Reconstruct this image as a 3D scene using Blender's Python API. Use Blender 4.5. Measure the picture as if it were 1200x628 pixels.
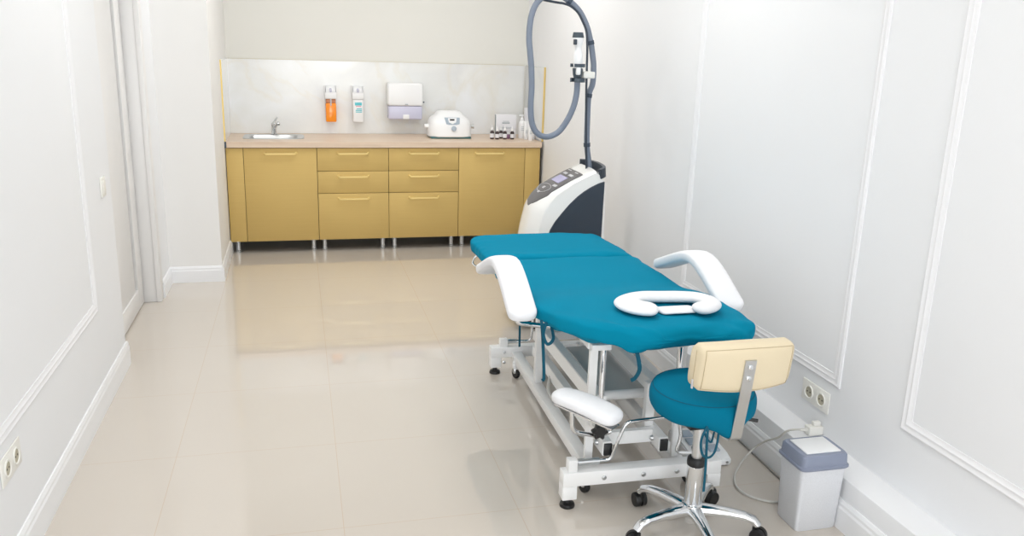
import bpy, bmesh, math, random
from mathutils import Vector, Matrix, noise
R_ = random.Random(7)
for o in list(bpy.data.objects): bpy.data.objects.remove(o, do_unlink=True)
S = bpy.context.scene; COL = S.collection; PI = math.pi

# ------------------------------------------------------------------ camera
F = 980.6
CAM = Vector((0, 0, 1.6))
def unit(v): v = Vector(v); return v / v.length
_dy = unit((345.4 - 600, 45.9 - 314, F))            # room depth axis in (right, down, forward)
_dz = Vector((488.5 - 600, 4006 - 314, F)); _dz = unit(_dz - _dz.dot(_dy) * _dy)
_up = -_dz; _dx = _dy.cross(_up)
if _dx.x < 0: _dx = -_dx
RM = Matrix((_dx, _dy, _up))
right = Vector((_dx.x, _dy.x, _up.x)); down = Vector((_dx.y, _dy.y, _up.y)); fwd = Vector((_dx.z, _dy.z, _up.z))
cd = bpy.data.cameras.new('camera'); cam = bpy.data.objects.new('camera', cd); COL.objects.link(cam)
M = Matrix.Identity(4)
for i in range(3): M[i][0] = right[i]; M[i][1] = -down[i]; M[i][2] = -fwd[i]; M[i][3] = CAM[i]
cam.matrix_world = M; cd.sensor_width = 36; cd.lens = F / 1200 * 36; cd.clip_start = .02; S.camera = cam
def ray(u, v): return RM @ Vector((u - 600, v - 314, F))
def atY(u, v, y): d = ray(u, v); return CAM + d * (y / d.y)
def atZ(u, v, z): d = ray(u, v); return CAM + d * ((z - CAM.z) / d.z)
def atX(u, v, x): d = ray(u, v); return CAM + d * (x / d.x)

# ------------------------------------------------------------------ light, exposure
S.view_settings.view_transform = 'Standard'; S.view_settings.look = 'None'
S.view_settings.exposure = 0.0; S.view_settings.gamma = 1; S.view_settings.use_curve_mapping = False
W = bpy.data.worlds.new('daylight'); S.world = W; W.use_nodes = True
W.node_tree.nodes['Background'].inputs[0].default_value = (.85, .92, 1, 1); W.node_tree.nodes['Background'].inputs[1].default_value = 1.0
CEIL = 2.8; WINY = -3.15
def area(name, loc, rot, sx, sy, e, col):
    l = bpy.data.lights.new(name, 'AREA'); l.shape = 'RECTANGLE'; l.size = sx; l.size_y = sy; l.energy = e; l.color = col
    o = bpy.data.objects.new(name, l); COL.objects.link(o); o.location = loc; o.rotation_euler = rot; return o
PANELS = [(-.1, 1.2), (1.15, 1.2), (-.1, 3.5), (1.15, 3.5), (.1, 5.6), (1.25, 5.6)]
for (lx, ly) in PANELS:
    area('assumed_panel_light', (lx, ly, CEIL - .045), (0, 0, 0), .56, .56, (3.0, 7.2, 8.0)[0 if ly < 2 else 1 if ly < 5 else 2], (1, .995, .985))  # assumed unseen panels that light the room from above
area('assumed_window_fill', (.45, WINY + .06, 1.35), (PI / 2, 0, 0), 2.0, 2.0, 75, (.95, .975, 1))  # assumed unseen window, added as frontal fill for surfaces facing the camera

# ------------------------------------------------------------------ materials
def lin(c): return tuple(((x / 255) / 12.92 if x <= 10 else ((x / 255 + .055) / 1.055) ** 2.4) for x in c)
def mat(name, rgb, rough=.5, metal=0., spec=.5, bump=0., bscale=50., coat=0., var=0., vscale=4., trans=0., alpha=1., emit=None, sheen=0.):
    m = bpy.data.materials.new(name); m.use_nodes = True; n = m.node_tree; b = n.nodes['Principled BSDF']
    c = (*lin(rgb), 1); b.inputs['Base Color'].default_value = c
    b.inputs['Roughness'].default_value = rough; b.inputs['Metallic'].default_value = metal
    b.inputs['Specular IOR Level'].default_value = spec; b.inputs['Coat Weight'].default_value = coat
    b.inputs['Transmission Weight'].default_value = trans; b.inputs['Sheen Weight'].default_value = sheen
    tc = n.nodes.new('ShaderNodeTexCoord')
    nz = n.nodes.new('ShaderNodeTexNoise'); nz.inputs['Scale'].default_value = vscale; nz.inputs['Detail'].default_value = 4
    n.links.new(tc.outputs['Object'], nz.inputs['Vector'])
    mx = n.nodes.new('ShaderNodeMix'); mx.data_type = 'RGBA'
    v = var if var else .01
    mx.inputs[6].default_value = tuple(x * (1 - v) for x in c[:3]) + (1,); mx.inputs[7].default_value = tuple(min(1, x * (1 + v)) for x in c[:3]) + (1,)
    n.links.new(nz.outputs['Fac'], mx.inputs[0]); n.links.new(mx.outputs[2], b.inputs['Base Color'])
    if bump:
        n2 = n.nodes.new('ShaderNodeTexNoise'); n2.inputs['Scale'].default_value = bscale; n2.inputs['Detail'].default_value = 3
        n.links.new(tc.outputs['Object'], n2.inputs['Vector'])
        bp = n.nodes.new('ShaderNodeBump'); bp.inputs['Strength'].default_value = bump; bp.inputs['Distance'].default_value = .01
        n.links.new(n2.outputs['Fac'], bp.inputs['Height']); n.links.new(bp.outputs['Normal'], b.inputs['Normal'])
    if emit:
        b.inputs['Emission Color'].default_value = (*lin(emit[0]), 1); b.inputs['Emission Strength'].default_value = emit[1]
    return m
MT = {}
MT['wall'] = mat('wall_paint', (241, 242, 244), .6, bump=.03, bscale=90, var=.006)
MT['wall_back'] = mat('wall_paint_warm', (229, 228, 222), .6, bump=.03, bscale=90, var=.006)
MT['wall_col'] = mat('wall_paint_grey', (243, 242, 240), .6, bump=.03, bscale=90, var=.006)
MT['ceil'] = mat('ceiling_paint', (244, 244, 242), .8)
MT['trim'] = mat('trim_gloss', (246, 247, 249), .3)
MT['wall_trim'] = mat('moulding_paint', (243, 243, 245), .5)
MT['door'] = mat('door_lacquer', (240, 239, 238), .35)
MT['shadowgap'] = mat('door_gap_shade', (88, 92, 96), .6)  # shade of the door gaps put into the colour
MT['white_metal'] = mat('white_powder_coat', (249, 249, 248), .32, bump=.02, bscale=200)
MT['chrome'] = mat('chrome', (222, 224, 226), .09, 1)
MT['steel'] = mat('brushed_steel', (205, 207, 208), .28, 1)
MT['black'] = mat('black_plastic', (22, 23, 25), .38)
MT['black_rubber'] = mat('black_rubber', (28, 28, 29), .6)
MT['darkgrey'] = mat('dark_grey_plastic', (66, 78, 88), .4)
MT['slate'] = mat('slate_panel', (42, 54, 68), .38, coat=.2)
MT['white_pl'] = mat('white_plastic', (243, 244, 245), .28)
MT['white_shell'] = mat('white_shell', (244, 244, 242), .2, coat=.3)
MT['panel_grey'] = mat('keypad_grey', (98, 96, 98), .35)
MT['screen'] = mat('lavender_screen', (172, 168, 200), .2, emit=((172, 168, 210), .15))
MT['label'] = mat('keypad_print', (205, 205, 208), .5)
MT['hose'] = mat('hose_blue_grey', (122, 132, 148), .5, bump=.1, bscale=150)
MT['hose_strap'] = mat('hose_strap', (62, 74, 90), .6)
MT['teal'] = mat('teal_cotton', (0, 132, 164), .85, bump=.08, bscale=14, var=.02, vscale=3, spec=.1)
MT['teal_stool'] = mat('teal_cotton_stool', (0, 112, 142), .85, bump=.08, bscale=14, var=.02, spec=.1)
MT['teal_ribbon'] = mat('teal_ribbon', (0, 82, 104), .85)
MT['seam'] = mat('teal_seam', (0, 80, 104), .9)
MT['terry'] = mat('white_terry', (240, 241, 244), .9, bump=.14, bscale=60, spec=.2)
MT['cream'] = mat('cream_leatherette', (228, 213, 182), .5, bump=.05, bscale=180)
MT['creamseam'] = mat('cream_stitch', (190, 172, 138), .7)
MT['gold_bright'] = mat('gold_handle', (252, 230, 160), .4, .35)
MT['gold_edge'] = mat('gold_edge_strip', (228, 200, 124), .35, .4)
MT['pale_edge'] = mat('pale_edge_strip', (212, 204, 176), .4)
MT['gap'] = mat('carcass_dark', (96, 84, 44), .6)
MT['leg'] = mat('silver_plastic', (196, 198, 200), .25, .75)
MT['bin'] = mat('speckled_bin', (224, 226, 230), .4, var=.09, vscale=260)
MT['binlid'] = mat('bin_lid_grey', (138, 146, 166), .4)
MT['lilac'] = mat('translucent_lilac', (205, 205, 226), .25)
MT['orange'] = mat('orange_liquid', (255, 148, 10), .2, coat=.4)
MT['orange_top'] = mat('orange_bottle_top', (196, 132, 96), .25)
MT['aqua'] = mat('aqua_label', (100, 200, 212), .5)
MT['pink'] = mat('pink_label', (232, 130, 150), .5)
MT['mach_blue'] = mat('blue_grey_panel', (168, 182, 196), .35)
MT['teal_base'] = mat('dark_teal_plinth', (60, 112, 116), .4)
MT['amber'] = mat('dark_brown_glass', (52, 34, 34), .12, coat=.4)
MT['paper'] = mat('paper_label', (232, 232, 236), .6)
MT['greytext'] = mat('grey_print', (160, 170, 174), .7)
MT['purple'] = mat('purple_jar', (150, 110, 140), .4)
MT['cable'] = mat('white_cable', (208, 206, 200), .4)
MT['cable_grey'] = mat('grey_cable', (140, 138, 134), .5)
MT['socket'] = mat('socket_plastic', (241, 240, 234), .35)
MT['socket_dark'] = mat('socket_recess_shade', (186, 180, 160), .5)  # shade inside the outlet cups painted as a darker tone
MT['shelf'] = mat('pale_shelf', (208, 208, 206), .18)
MT['glow'] = mat('panel_diffuser', (255, 255, 252), .5, emit=((255, 252, 245), 4))

def nodes_mat(name):
    m = bpy.data.materials.new(name); m.use_nodes = True; n = m.node_tree; return m, n, n.nodes['Principled BSDF']
# glossy porcelain floor tiles with faint joints
m, n, b = nodes_mat('beige_porcelain_tiles'); MT['floor'] = m
geo = n.nodes.new('ShaderNodeNewGeometry'); sp = n.nodes.new('ShaderNodeSeparateXYZ'); n.links.new(geo.outputs['Position'], sp.inputs[0])
def mth(op, a, bb=None, c=None):
    q = n.nodes.new('ShaderNodeMath'); q.operation = op
    for i, x in enumerate((a, bb, c)):
        if x is None: continue
        if isinstance(x, (int, float)): q.inputs[i].default_value = x
        else: n.links.new(x, q.inputs[i])
    return q.outputs[0]
def joint(sock, off, per):
    t = mth('DIVIDE', mth('SUBTRACT', sock, off), per)
    fr = mth('ABSOLUTE', mth('SUBTRACT', mth('FRACT', mth('ADD', t, 100.5)), .5))
    return mth('LESS_THAN', fr, .0010 / per)
jx = joint(sp.outputs[0], .104, .612); jy = joint(sp.outputs[1], 2.575, .632)
jn = mth('MAXIMUM', jx, jy)
nz = n.nodes.new('ShaderNodeTexNoise'); nz.inputs['Scale'].default_value = 1.6; nz.inputs['Detail'].default_value = 5; n.links.new(geo.outputs['Position'], nz.inputs['Vector'])
mx = n.nodes.new('ShaderNodeMix'); mx.data_type = 'RGBA'; mx.inputs[6].default_value = (*lin((210, 201, 190)), 1); mx.inputs[7].default_value = (*lin((215, 207, 197)), 1)
n.links.new(nz.outputs['Fac'], mx.inputs[0])
m2 = n.nodes.new('ShaderNodeMix'); m2.data_type = 'RGBA'; m2.inputs[7].default_value = (*lin((206, 186, 164)), 1)
n.links.new(jn, m2.inputs[0]); n.links.new(mx.outputs[2], m2.inputs[6]); n.links.new(m2.outputs[2], b.inputs['Base Color'])
b.inputs['Roughness'].default_value = .05; b.inputs['Specular IOR Level'].default_value = .5; b.inputs['Coat Weight'].default_value = .5; b.inputs['Coat Roughness'].default_value = .02
# brushed gold foil fronts
m, n, b = nodes_mat('brushed_gold_front'); MT['gold'] = m
tc = n.nodes.new('ShaderNodeTexCoord'); mp = n.nodes.new('ShaderNodeMapping'); mp.inputs['Scale'].default_value = (3, 3, 260)
n.links.new(tc.outputs['Object'], mp.inputs[0]); nz = n.nodes.new('ShaderNodeTexNoise'); nz.inputs['Scale'].default_value = 1; nz.inputs['Detail'].default_value = 3
n.links.new(mp.outputs[0], nz.inputs['Vector']); mx = n.nodes.new('ShaderNodeMix'); mx.data_type = 'RGBA'
mx.inputs[6].default_value = (*lin((203, 173, 104)), 1); mx.inputs[7].default_value = (*lin((213, 184, 116)), 1)
n.links.new(nz.outputs['Fac'], mx.inputs[0]); n.links.new(mx.outputs[2], b.inputs['Base Color'])
b.inputs['Metallic'].default_value = .3; b.inputs['Roughness'].default_value = .58
# pale beech worktop
m, n, b = nodes_mat('pale_beech_worktop'); MT['wood'] = m
tc = n.nodes.new('ShaderNodeTexCoord'); mp = n.nodes.new('ShaderNodeMapping'); mp.inputs['Scale'].default_value = (1.2, 26, 26)
n.links.new(tc.outputs['Object'], mp.inputs[0]); nz = n.nodes.new('ShaderNodeTexNoise'); nz.inputs['Scale'].default_value = 1.5; nz.inputs['Detail'].default_value = 6
n.links.new(mp.outputs[0], nz.inputs['Vector']); mx = n.nodes.new('ShaderNodeMix'); mx.data_type = 'RGBA'
mx.inputs[6].default_value = (*lin((206, 178, 152)), 1); mx.inputs[7].default_value = (*lin((236, 218, 198)), 1)
n.links.new(nz.outputs['Fac'], mx.inputs[0]); n.links.new(mx.outputs[2], b.inputs['Base Color']); b.inputs['Roughness'].default_value = .35
# pale marbled splashback
m, n, b = nodes_mat('pale_marble_splashback'); MT['marble'] = m
tc = n.nodes.new('ShaderNodeTexCoord')
nz = n.nodes.new('ShaderNodeTexNoise'); nz.inputs['Scale'].default_value = 2.2; nz.inputs['Detail'].default_value = 7; nz.inputs['Distortion'].default_value = .6
n.links.new(tc.outputs['Object'], nz.inputs['Vector']); cr = n.nodes.new('ShaderNodeValToRGB')
e = cr.color_ramp.elements; e[0].position = .32; e[0].color = (*lin((226, 227, 227)), 1); e[1].position = .68; e[1].color = (*lin((240, 242, 244)), 1)
x = e.new(.5); x.color = (*lin((235, 236, 234)), 1)
n.links.new(nz.outputs['Fac'], cr.inputs[0])
n3 = n.nodes.new('ShaderNodeTexNoise'); n3.inputs['Scale'].default_value = 1.3; n3.inputs['Detail'].default_value = 5; n3.inputs['Distortion'].default_value = 1.2
n.links.new(tc.outputs['Object'], n3.inputs['Vector']); c3 = n.nodes.new('ShaderNodeValToRGB'); e = c3.color_ramp.elements
e[0].position = .46; e[0].color = (0, 0, 0, 1); e[1].position = .54; e[1].color = (0, 0, 0, 1); x = e.new(.5); x.color = (.3, .3, .3, 1)
n.links.new(n3.outputs['Fac'], c3.inputs[0]); mx = n.nodes.new('ShaderNodeMix'); mx.data_type = 'RGBA'
n.links.new(c3.outputs[0], mx.inputs[0]); n.links.new(cr.outputs[0], mx.inputs[6]); mx.inputs[7].default_value = (*lin((228, 221, 204)), 1)
n.links.new(mx.outputs[2], b.inputs['Base Color']); b.inputs['Roughness'].default_value = .16

# ------------------------------------------------------------------ helpers
ORG = {}
def obj(name, bm, m, parent=None, smooth=True, sub=0, ang=35, base=None):
    bmesh.ops.recalc_face_normals(bm, faces=bm.faces)
    if base is not None: org = Vector(base)
    elif parent is not None: org = ORG[parent.name]
    else: org = Vector((0, 0, 0))
    bmesh.ops.translate(bm, verts=bm.verts, vec=-org)
    if smooth:
        for f in bm.faces: f.smooth = True
        for ed in bm.edges:
            if len(ed.link_faces) == 2 and ed.calc_face_angle(0) > math.radians(ang): ed.smooth = False
    me = bpy.data.meshes.new(name); bm.to_mesh(me); bm.free()
    me.materials.append(MT[m] if isinstance(m, str) else m)
    o = bpy.data.objects.new(name, me); COL.objects.link(o)
    if parent: o.parent = parent
    elif base is not None: o.location = org
    if sub:
        s = o.modifiers.new('Subdivision', 'SUBSURF'); s.levels = sub; s.render_levels = sub
    ORG[o.name] = org
    return o
def thing(name, label, cat, loc, group=None):
    o = bpy.data.objects.new(name, None); COL.objects.link(o); o.location = loc; o.empty_display_size = .05
    o['label'] = label; o['category'] = cat
    if group: o['group'] = group
    ORG[o.name] = Vector(loc); return o
def tag(o, label, cat, group=None):
    o['label'] = label; o['category'] = cat
    if group: o['group'] = group
    return o
def struct(name, bm, m, **k):
    o = obj(name, bm, m, **k)
    if not k.get('parent'): o['kind'] = 'structure'
    return o
def B(): return bmesh.new()
def merge(bm, t):
    me = bpy.data.meshes.new('tmp'); t.to_mesh(me); t.free(); bm.from_mesh(me); bpy.data.meshes.remove(me)
def box(bm, x0, x1, y0, y1, z0, z1, bev=0., seg=2, rot=None):
    t = B(); bmesh.ops.create_cube(t, size=1)
    bmesh.ops.scale(t, verts=t.verts, vec=(x1 - x0, y1 - y0, z1 - z0))
    if bev: bmesh.ops.bevel(t, geom=t.edges[:] + t.verts[:], offset=bev, segments=seg, affect='EDGES', profile=.5)
    if rot is not None: bmesh.ops.transform(t, verts=t.verts, matrix=rot.to_4x4())
    bmesh.ops.translate(t, verts=t.verts, vec=((x0 + x1) / 2, (y0 + y1) / 2, (z0 + z1) / 2)); merge(bm, t); return bm
def bx(*a, **k): return box(B(), *a, **k)
def loft(bm, rings, cap=True, close=False):
    vs = [[bm.verts.new(p) for p in r] for r in rings]; k = len(vs[0]); L = len(vs)
    for i in range(L if close else L - 1):
        a, c = vs[i], vs[(i + 1) % L]
        for j in range(k): bm.faces.new((a[j], a[(j + 1) % k], c[(j + 1) % k], c[j]))
    if cap and not close:
        bm.faces.new(vs[0][::-1]); bm.faces.new(vs[-1])
    return bm
def smoothpath(pts, n=8):
    P = [Vector(p) for p in pts]
    if len(P) < 3: return P
    out = []
    Q = [P[0] * 2 - P[1]] + P + [P[-1] * 2 - P[-2]]
    for i in range(1, len(Q) - 2):
        a, b_, c, d = Q[i - 1:i + 3]
        for k in range(n):
            t = k / n
            out.append(.5 * ((2 * b_) + (-a + c) * t + (2 * a - 5 * b_ + 4 * c - d) * t * t + (-a + 3 * b_ - 3 * c + d) * t ** 3))
    out.append(P[-1]); return out
def fillet(pts, r=.03, n=5):
    P = [Vector(p) for p in pts]; out = [P[0]]
    for i in range(1, len(P) - 1):
        a = (P[i - 1] - P[i]); c = (P[i + 1] - P[i]); q = min(r, a.length * .48, c.length * .48)
        A = P[i] + a.normalized() * q; C_ = P[i] + c.normalized() * q
        for k in range(n + 1):
            t = k / n; out.append(A * (1 - t) ** 2 + P[i] * 2 * t * (1 - t) + C_ * t * t)
    out.append(P[-1]); return out
def tube(bm, pts, r, seg=12, rad=None, flat=None, up=None):
    """round (or flat=(w,t) rectangular) section swept along pts; rad = per-point factor"""
    P = [Vector(p) for p in pts]; rings = []; nrm = Vector(up) if up is not None else None
    for i, p in enumerate(P):
        t = (P[min(i + 1, len(P) - 1)] - P[max(i - 1, 0)])
        t = t.normalized() if t.length > 1e-9 else Vector((0, 0, 1))
        if nrm is None: nrm = Vector((0, 0, 1)) if abs(t.z) < .9 else Vector((1, 0, 0))
        nrm = (nrm - t * nrm.dot(t)); nrm.normalize(); bi = t.cross(nrm); f = rad[i] if rad else 1
        if flat: 
            w, h = flat[0] / 2 * f, flat[1] / 2 * f
            rings.append([p + bi * sx * w + nrm * sy * h for sx, sy in ((1, 1), (-1, 1), (-1, -1), (1, -1))])
        else:
            rings.append([p + (bi * math.cos(2 * PI * k / seg) + nrm * math.sin(2 * PI * k / seg)) * r * f for k in range(seg)])
    return loft(bm, rings)
def tb(*a, **k): return tube(B(), *a, **k)
def lathe(bm, prof, c, axis=(0, 0, 1), seg=28, sx=1., sy=1.):
    a = Vector(axis).normalized(); u = a.orthogonal().normalized() if abs(a.z) < .99 else Vector((1, 0, 0)); v = a.cross(u); c = Vector(c)
    rings = [[c + a * h + (u * math.cos(2 * PI * k / seg) * sx + v * math.sin(2 * PI * k / seg) * sy) * max(r, 1e-4) for k in range(seg)] for r, h in prof]
    return loft(bm, rings)
def lt(*a, **k): return lathe(B(), *a, **k)
def rodbox(bm, a, c, w, h, bev=.0025, up=(0, 0, 1)):
    a, c = Vector(a), Vector(c); d = c - a; L = d.length; y = d.normalized(); u = Vector(up); u = Vector((0, 1, 0)) if abs(u.normalized().dot(y)) > .98 else u; z = (u - y * u.dot(y)).normalized(); x = y.cross(z)
    t = B(); bmesh.ops.create_cube(t, size=1); bmesh.ops.scale(t, verts=t.verts, vec=(w, L, h))
    if bev: bmesh.ops.bevel(t, geom=t.edges[:], offset=bev, segments=2, affect='EDGES')
    R3 = Matrix((x, y, z)).transposed(); bmesh.ops.transform(t, verts=t.verts, matrix=Matrix.Translation((a + c) / 2) @ R3.to_4x4()); merge(bm, t); return bm
def prism(bm, poly, f, bev=0.):
    """poly of 2d points; f(u, v, s) -> 3d for s in 0..1"""
    t = B(); a = [t.verts.new(f(u, v, 0)) for u, v in poly]; c = [t.verts.new(f(u, v, 1)) for u, v in poly]; k = len(poly)
    t.faces.new(a[::-1]); t.faces.new(c)
    for i in range(k): t.faces.new((a[i], a[(i + 1) % k], c[(i + 1) % k], c[i]))
    bmesh.ops.recalc_face_normals(t, faces=t.faces)
    if bev: bmesh.ops.bevel(t, geom=t.edges[:], offset=bev, segments=3, affect='EDGES', clamp_overlap=True)
    merge(bm, t); return bm
def sup(t, w, h, e):
    c, s = math.cos(t), math.sin(t)
    return math.copysign(abs(c) ** (2 / e), c) * w, math.copysign(abs(s) ** (2 / e), s) * h
def padloft(path, side, w, h, e=3.2, seg=28, endr=.05, widths=None):
    """upholstered pad along a path, rounded at both ends"""
    P = smoothpath(path, 8); s = Vector(side).normalized(); L = [0]
    for i in range(1, len(P)): L.append(L[-1] + (P[i] - P[i - 1]).length)
    T = L[-1]
    # resample with dense ends
    us = [endr * (1 - math.cos(PI / 2 * k / 7)) for k in range(8)] ; us = us + [endr + (T - 2 * endr) * k / 16 for k in range(1, 16)] + [T - x for x in us[::-1]]
    def at(u):
        u = min(max(u, 0), T)
        for i in range(1, len(P)):
            if L[i] >= u - 1e-9:
                q = (u - L[i - 1]) / max(L[i] - L[i - 1], 1e-9); return P[i - 1].lerp(P[i], q)
        return P[-1]
    rings = []
    for u in us:
        d = min(u, T - u); q = 1 if d >= endr else max(.12, (1 - (1 - d / endr) ** 2.6) ** (1 / 2.6))
        qh = 1 if d >= h * .8 else max(.15, (1 - (1 - d / (h * .8)) ** 2.4) ** (1 / 2.4))
        tg = (at(u + .01) - at(u - .01)).normalized(); nn = s.cross(tg).normalized()
        if nn.z < 0: nn = -nn
        ww = w * (widths(u / T) if widths else 1)
        rings.append([at(u) + s * a * q + nn * c * qh for a, c in (sup(2 * PI * k / seg, ww / 2, h / 2, e) for k in range(seg))])
    return loft(B(), rings)

# ================================================================== ROOM
XL, XR, YB = -.87, 1.925, 7.13
struct('floor', bx(-1.5, 2.2, -3.4, 7.4, -.1, 0), 'floor', smooth=False)
struct('ceiling', bx(-1.5, 2.2, -3.4, 7.4, CEIL, CEIL + .1), 'ceil', smooth=False)
struct('wall_back', bx(-.53, 2.1, YB, YB + .15, 0, CEIL), 'wall_back', smooth=False)
struct('wall_right', bx(XR, XR + .15, -3.3, YB + .15, 0, CEIL), 'wall', smooth=False)
struct('wall_left', bx(-1.02, XL, -3.3, 4.272, 0, CEIL), 'wall', smooth=False)
w = B(); box(w, -1.2, -1.02, -3.3, YB + .15, 0, CEIL)
struct('wall_outer', w, 'wall', smooth=False)
struct('wall_recess', bx(-1.02, -.862, 5.40, 5.775, 0, CEIL), 'wall', smooth=False)
struct('wall_column', bx(-1.02, -.53, 5.775, YB + .15, 0, CEIL), 'wall_col', smooth=False)
struct('wall_lintel', bx(-1.02, XL, 4.272, 5.40, 2.12, CEIL), 'wall', smooth=False)
wf = B(); y0, y1 = -3.3, -3.18                    # wall behind the viewer, with an opening for the assumed window
box(wf, -1.2, -.6, y0, y1, 0, CEIL); box(wf, 1.5, 2.1, y0, y1, 0, CEIL); box(wf, -.6, 1.5, y0, y1, 0, .3); box(wf, -.6, 1.5, y0, y1, 2.4, CEIL)
struct('wall_front', wf, 'wall', smooth=False)
wn = B()
for a in ((-.6, -.54, .3, 2.4), (1.44, 1.5, .3, 2.4), (-.54, 1.44, .3, .36), (-.54, 1.44, 2.34, 2.4), (.42, .48, .36, 2.34)): box(wn, a[0], a[1], -3.26, -3.20, a[2], a[3], .004)
struct('assumed_window_1', wn, 'trim')  # unseen frame for the assumed window that supplies the fill
# ledge at the foot of the right wall
LX, LZ = 1.797, .182
struct('trim_1', bx(LX, XR + .02, -3.17, 6.45, 0, LZ, bev=.003), 'wall')
# baseboards
def board(name, poly_off, a, c, nrm, h=.108, t=.015):
    """moulded board from a to c on the floor, nrm points into the room"""
    a, c, nrm = Vector(a), Vector(c), Vector(nrm)
    prof = [(0, 0), (t, 0), (t, h - .03), (t * .75, h - .022), (t * .75, h - .012), (t * .35, h), (0, h)]
    return struct(name, prism(B(), prof, lambda u, v, s: a.lerp(c, s) + nrm * u + Vector((0, 0, v))), 'trim', ang=20)
board('baseboard_right', 0, (LX, -3.17, 0), (LX, 6.45, 0), (-1, 0, 0))
board('baseboard_left', 0, (XL, -3.17, 0), (XL, 4.285, 0), (1, 0, 0), h=.12)
board('baseboard_recess', 0, (-.862, 5.421, 0), (-.862, 5.76, 0), (1, 0, 0))
board('baseboard_column', 0, (-.862, 5.775, 0), (-.530, 5.775, 0), (0, -1, 0))
board('baseboard_corner', 0, (-.53, 5.76, 0), (-.53, YB, 0), (1, 0, 0))
# wall panel mouldings: rectangular frames with a stepped profile
def frame(name, x, y0, y1, z0, z1, n):
    wd, d = .045, .0095
    prof = [(0, 0), (0, d * .55), (.008, d), (.016, d * .62), (.022, d * .62), (.028, d * .9), (.036, d * .4), (wd, d * .3), (wd, 0)]
    bm = B(); cs = [(y0, z0, 1, 1), (y1, z0, -1, 1), (y1, z1, -1, -1), (y0, z1, 1, -1)]
    rings = [[Vector((x + n * v, cy + sy * u, cz + sz * u)) for u, v in prof] for cy, cz, sy, sz in cs]
    loft(bm, rings, close=True); return struct(name, bm, 'wall_trim', ang=25)
frame('trim_2', XR, 2.505, 3.88, .40, 2.5, -1)
frame('trim_3', XR, -.2, 2.17, .40, 2.5, -1)
frame('trim_4', XL, 1.0, 3.76, .44, 2.5, 1)
# door in the left recess
dr = struct('door_1', bx(-1.0, -.985, 4.30, 5.36, .005, 2.1), 'door', smooth=False)
def dpart(nm, a, m='door', bev=.003): return obj(nm, bx(*a, bev=bev), m, dr)
dpart('stile', (-.985, -.955, 5.17, 5.325, .01, 2.08)); dpart('stile', (-.985, -.955, 4.30, 4.42, .01, 2.08))
dpart('bottom_rail', (-.985, -.955, 4.42, 5.17, .01, .13)); dpart('top_rail', (-.985, -.955, 4.42, 5.17, 1.96, 2.08))
dpart('door_panel', (-.985, -.962, 4.42, 5.12, .13, 1.96)); dpart('gap_shade', (-.9849, -.975, 5.12, 5.17, .13, 1.96), 'shadowgap', 0)  # dark strip stands in for shade in the gap beside the panel
dpart('jamb', (-1.019, -.885, 5.345, 5.40, 0, 2.12)); dpart('gap_shade', (-1.0, -.975, 5.325, 5.345, 0, 2.1), 'shadowgap', 0)  # second dark strip paints the shaded gap between stile and jamb
dpart('jamb', (-1.02, -.90, 4.273, 4.30, 0, 2.12))
# casing on the recess wall around the door
struct('trim_5', bx(-.885, -.855, 5.335, 5.42, 0, 2.2, bev=.004), 'door')

# ================================================================== CEILING LAMPS (assumed, out of view)
for i, (lx, ly) in enumerate(PANELS):
    side = 'left' if lx < .5 else 'right'; row = ('nearest the assumed window', 'over the treatment table', 'over the cabinets')[i // 2]
    t = thing('assumed_ceiling_lamp', f'assumed square white ceiling light panel on the {side} {row}', 'lamp', (lx, ly, CEIL), 'assumed ceiling light panels')
    f = B()
    for a in ((-.3, .3, -.3, -.28), (-.3, .3, .28, .3), (-.3, -.28, -.28, .28), (.28, .3, -.28, .28)): box(f, lx + a[0], lx + a[1], ly + a[2], ly + a[3], CEIL - .035, CEIL)
    obj('frame', f, 'trim', t); obj('diffuser', bx(lx - .28, lx + .28, ly - .28, ly + .28, CEIL - .03, CEIL - .02), 'glow', t)

# ================================================================== KITCHEN RUN
YF = 6.53; CT0, CT1 = .812, .855; CX0, CX1 = -.528, 1.903
def handle(parent, cx, z):
    w = .118; tube_ = B()
    pts = [(cx - w, YF + .001, z + .006), (cx - w + .012, YF - .024, z), (cx + w - .012, YF - .024, z), (cx + w, YF + .001, z + .006)]
    tube(tube_, fillet(pts, .008, 3), 0, flat=(.012, .011)); obj('handle', tube_, 'gold_bright', parent)
def cabinet(label, x0, x1, fronts, legs, x_front0=None):
    t = thing('base_cabinet', label, 'cabinet', ((x0 + x1) / 2, (YF + YB) / 2, 0), 'gold base cabinets under the worktop')
    b_ = B(); zb = .092
    box(b_, x0 + .002, x0 + .018, YF + .02, YB - .03, zb, CT0 - .001); box(b_, x1 - .018, x1 - .002, YF + .02, YB - .03, zb, CT0 - .001)
    box(b_, x0 + .018, x1 - .018, YF + .02, YB - .03, zb, zb + .016); box(b_, x0 + .018, x1 - .018, YB - .046, YB - .03, zb + .016, CT0 - .001)
    box(b_, x0 + .018, x1 - .018, YF + .0205, YF + .03, zb + .016, CT0 - .001)
    obj('body', b_, 'gap', t, smooth=False)
    for (kind, a, c, z0, z1, hx) in fronts:
        p = obj(kind, bx(a + .0018, c - .0018, YF, YF + .0195, z0 + .0018, z1 - .0018, bev=.0012), 'gold', t)
        ORG[p.name] = ORG[t.name]
        if hx is not None: handle(p, hx, z1 - .042)
    for lx in legs:
        for ly in (YF + .06, YB - .1):
            obj('leg', lt([(.019, 0), (.022, .004), (.022, .012), (.018, .016), (.018, .075), (.024, .08), (.024, .0915)], (lx, ly, 0), seg=20), 'leg', t)
    return t
H0, H1 = .092, CT0 - .004
cabinet('gold door cabinet under the sink with a narrow filler panel at its left', -.528, .132,
        [('filler_panel', -.526, -.402, H0, H1, None), ('door', -.402, .132, H0, H1, -.135)], (-.475, .09))
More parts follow.
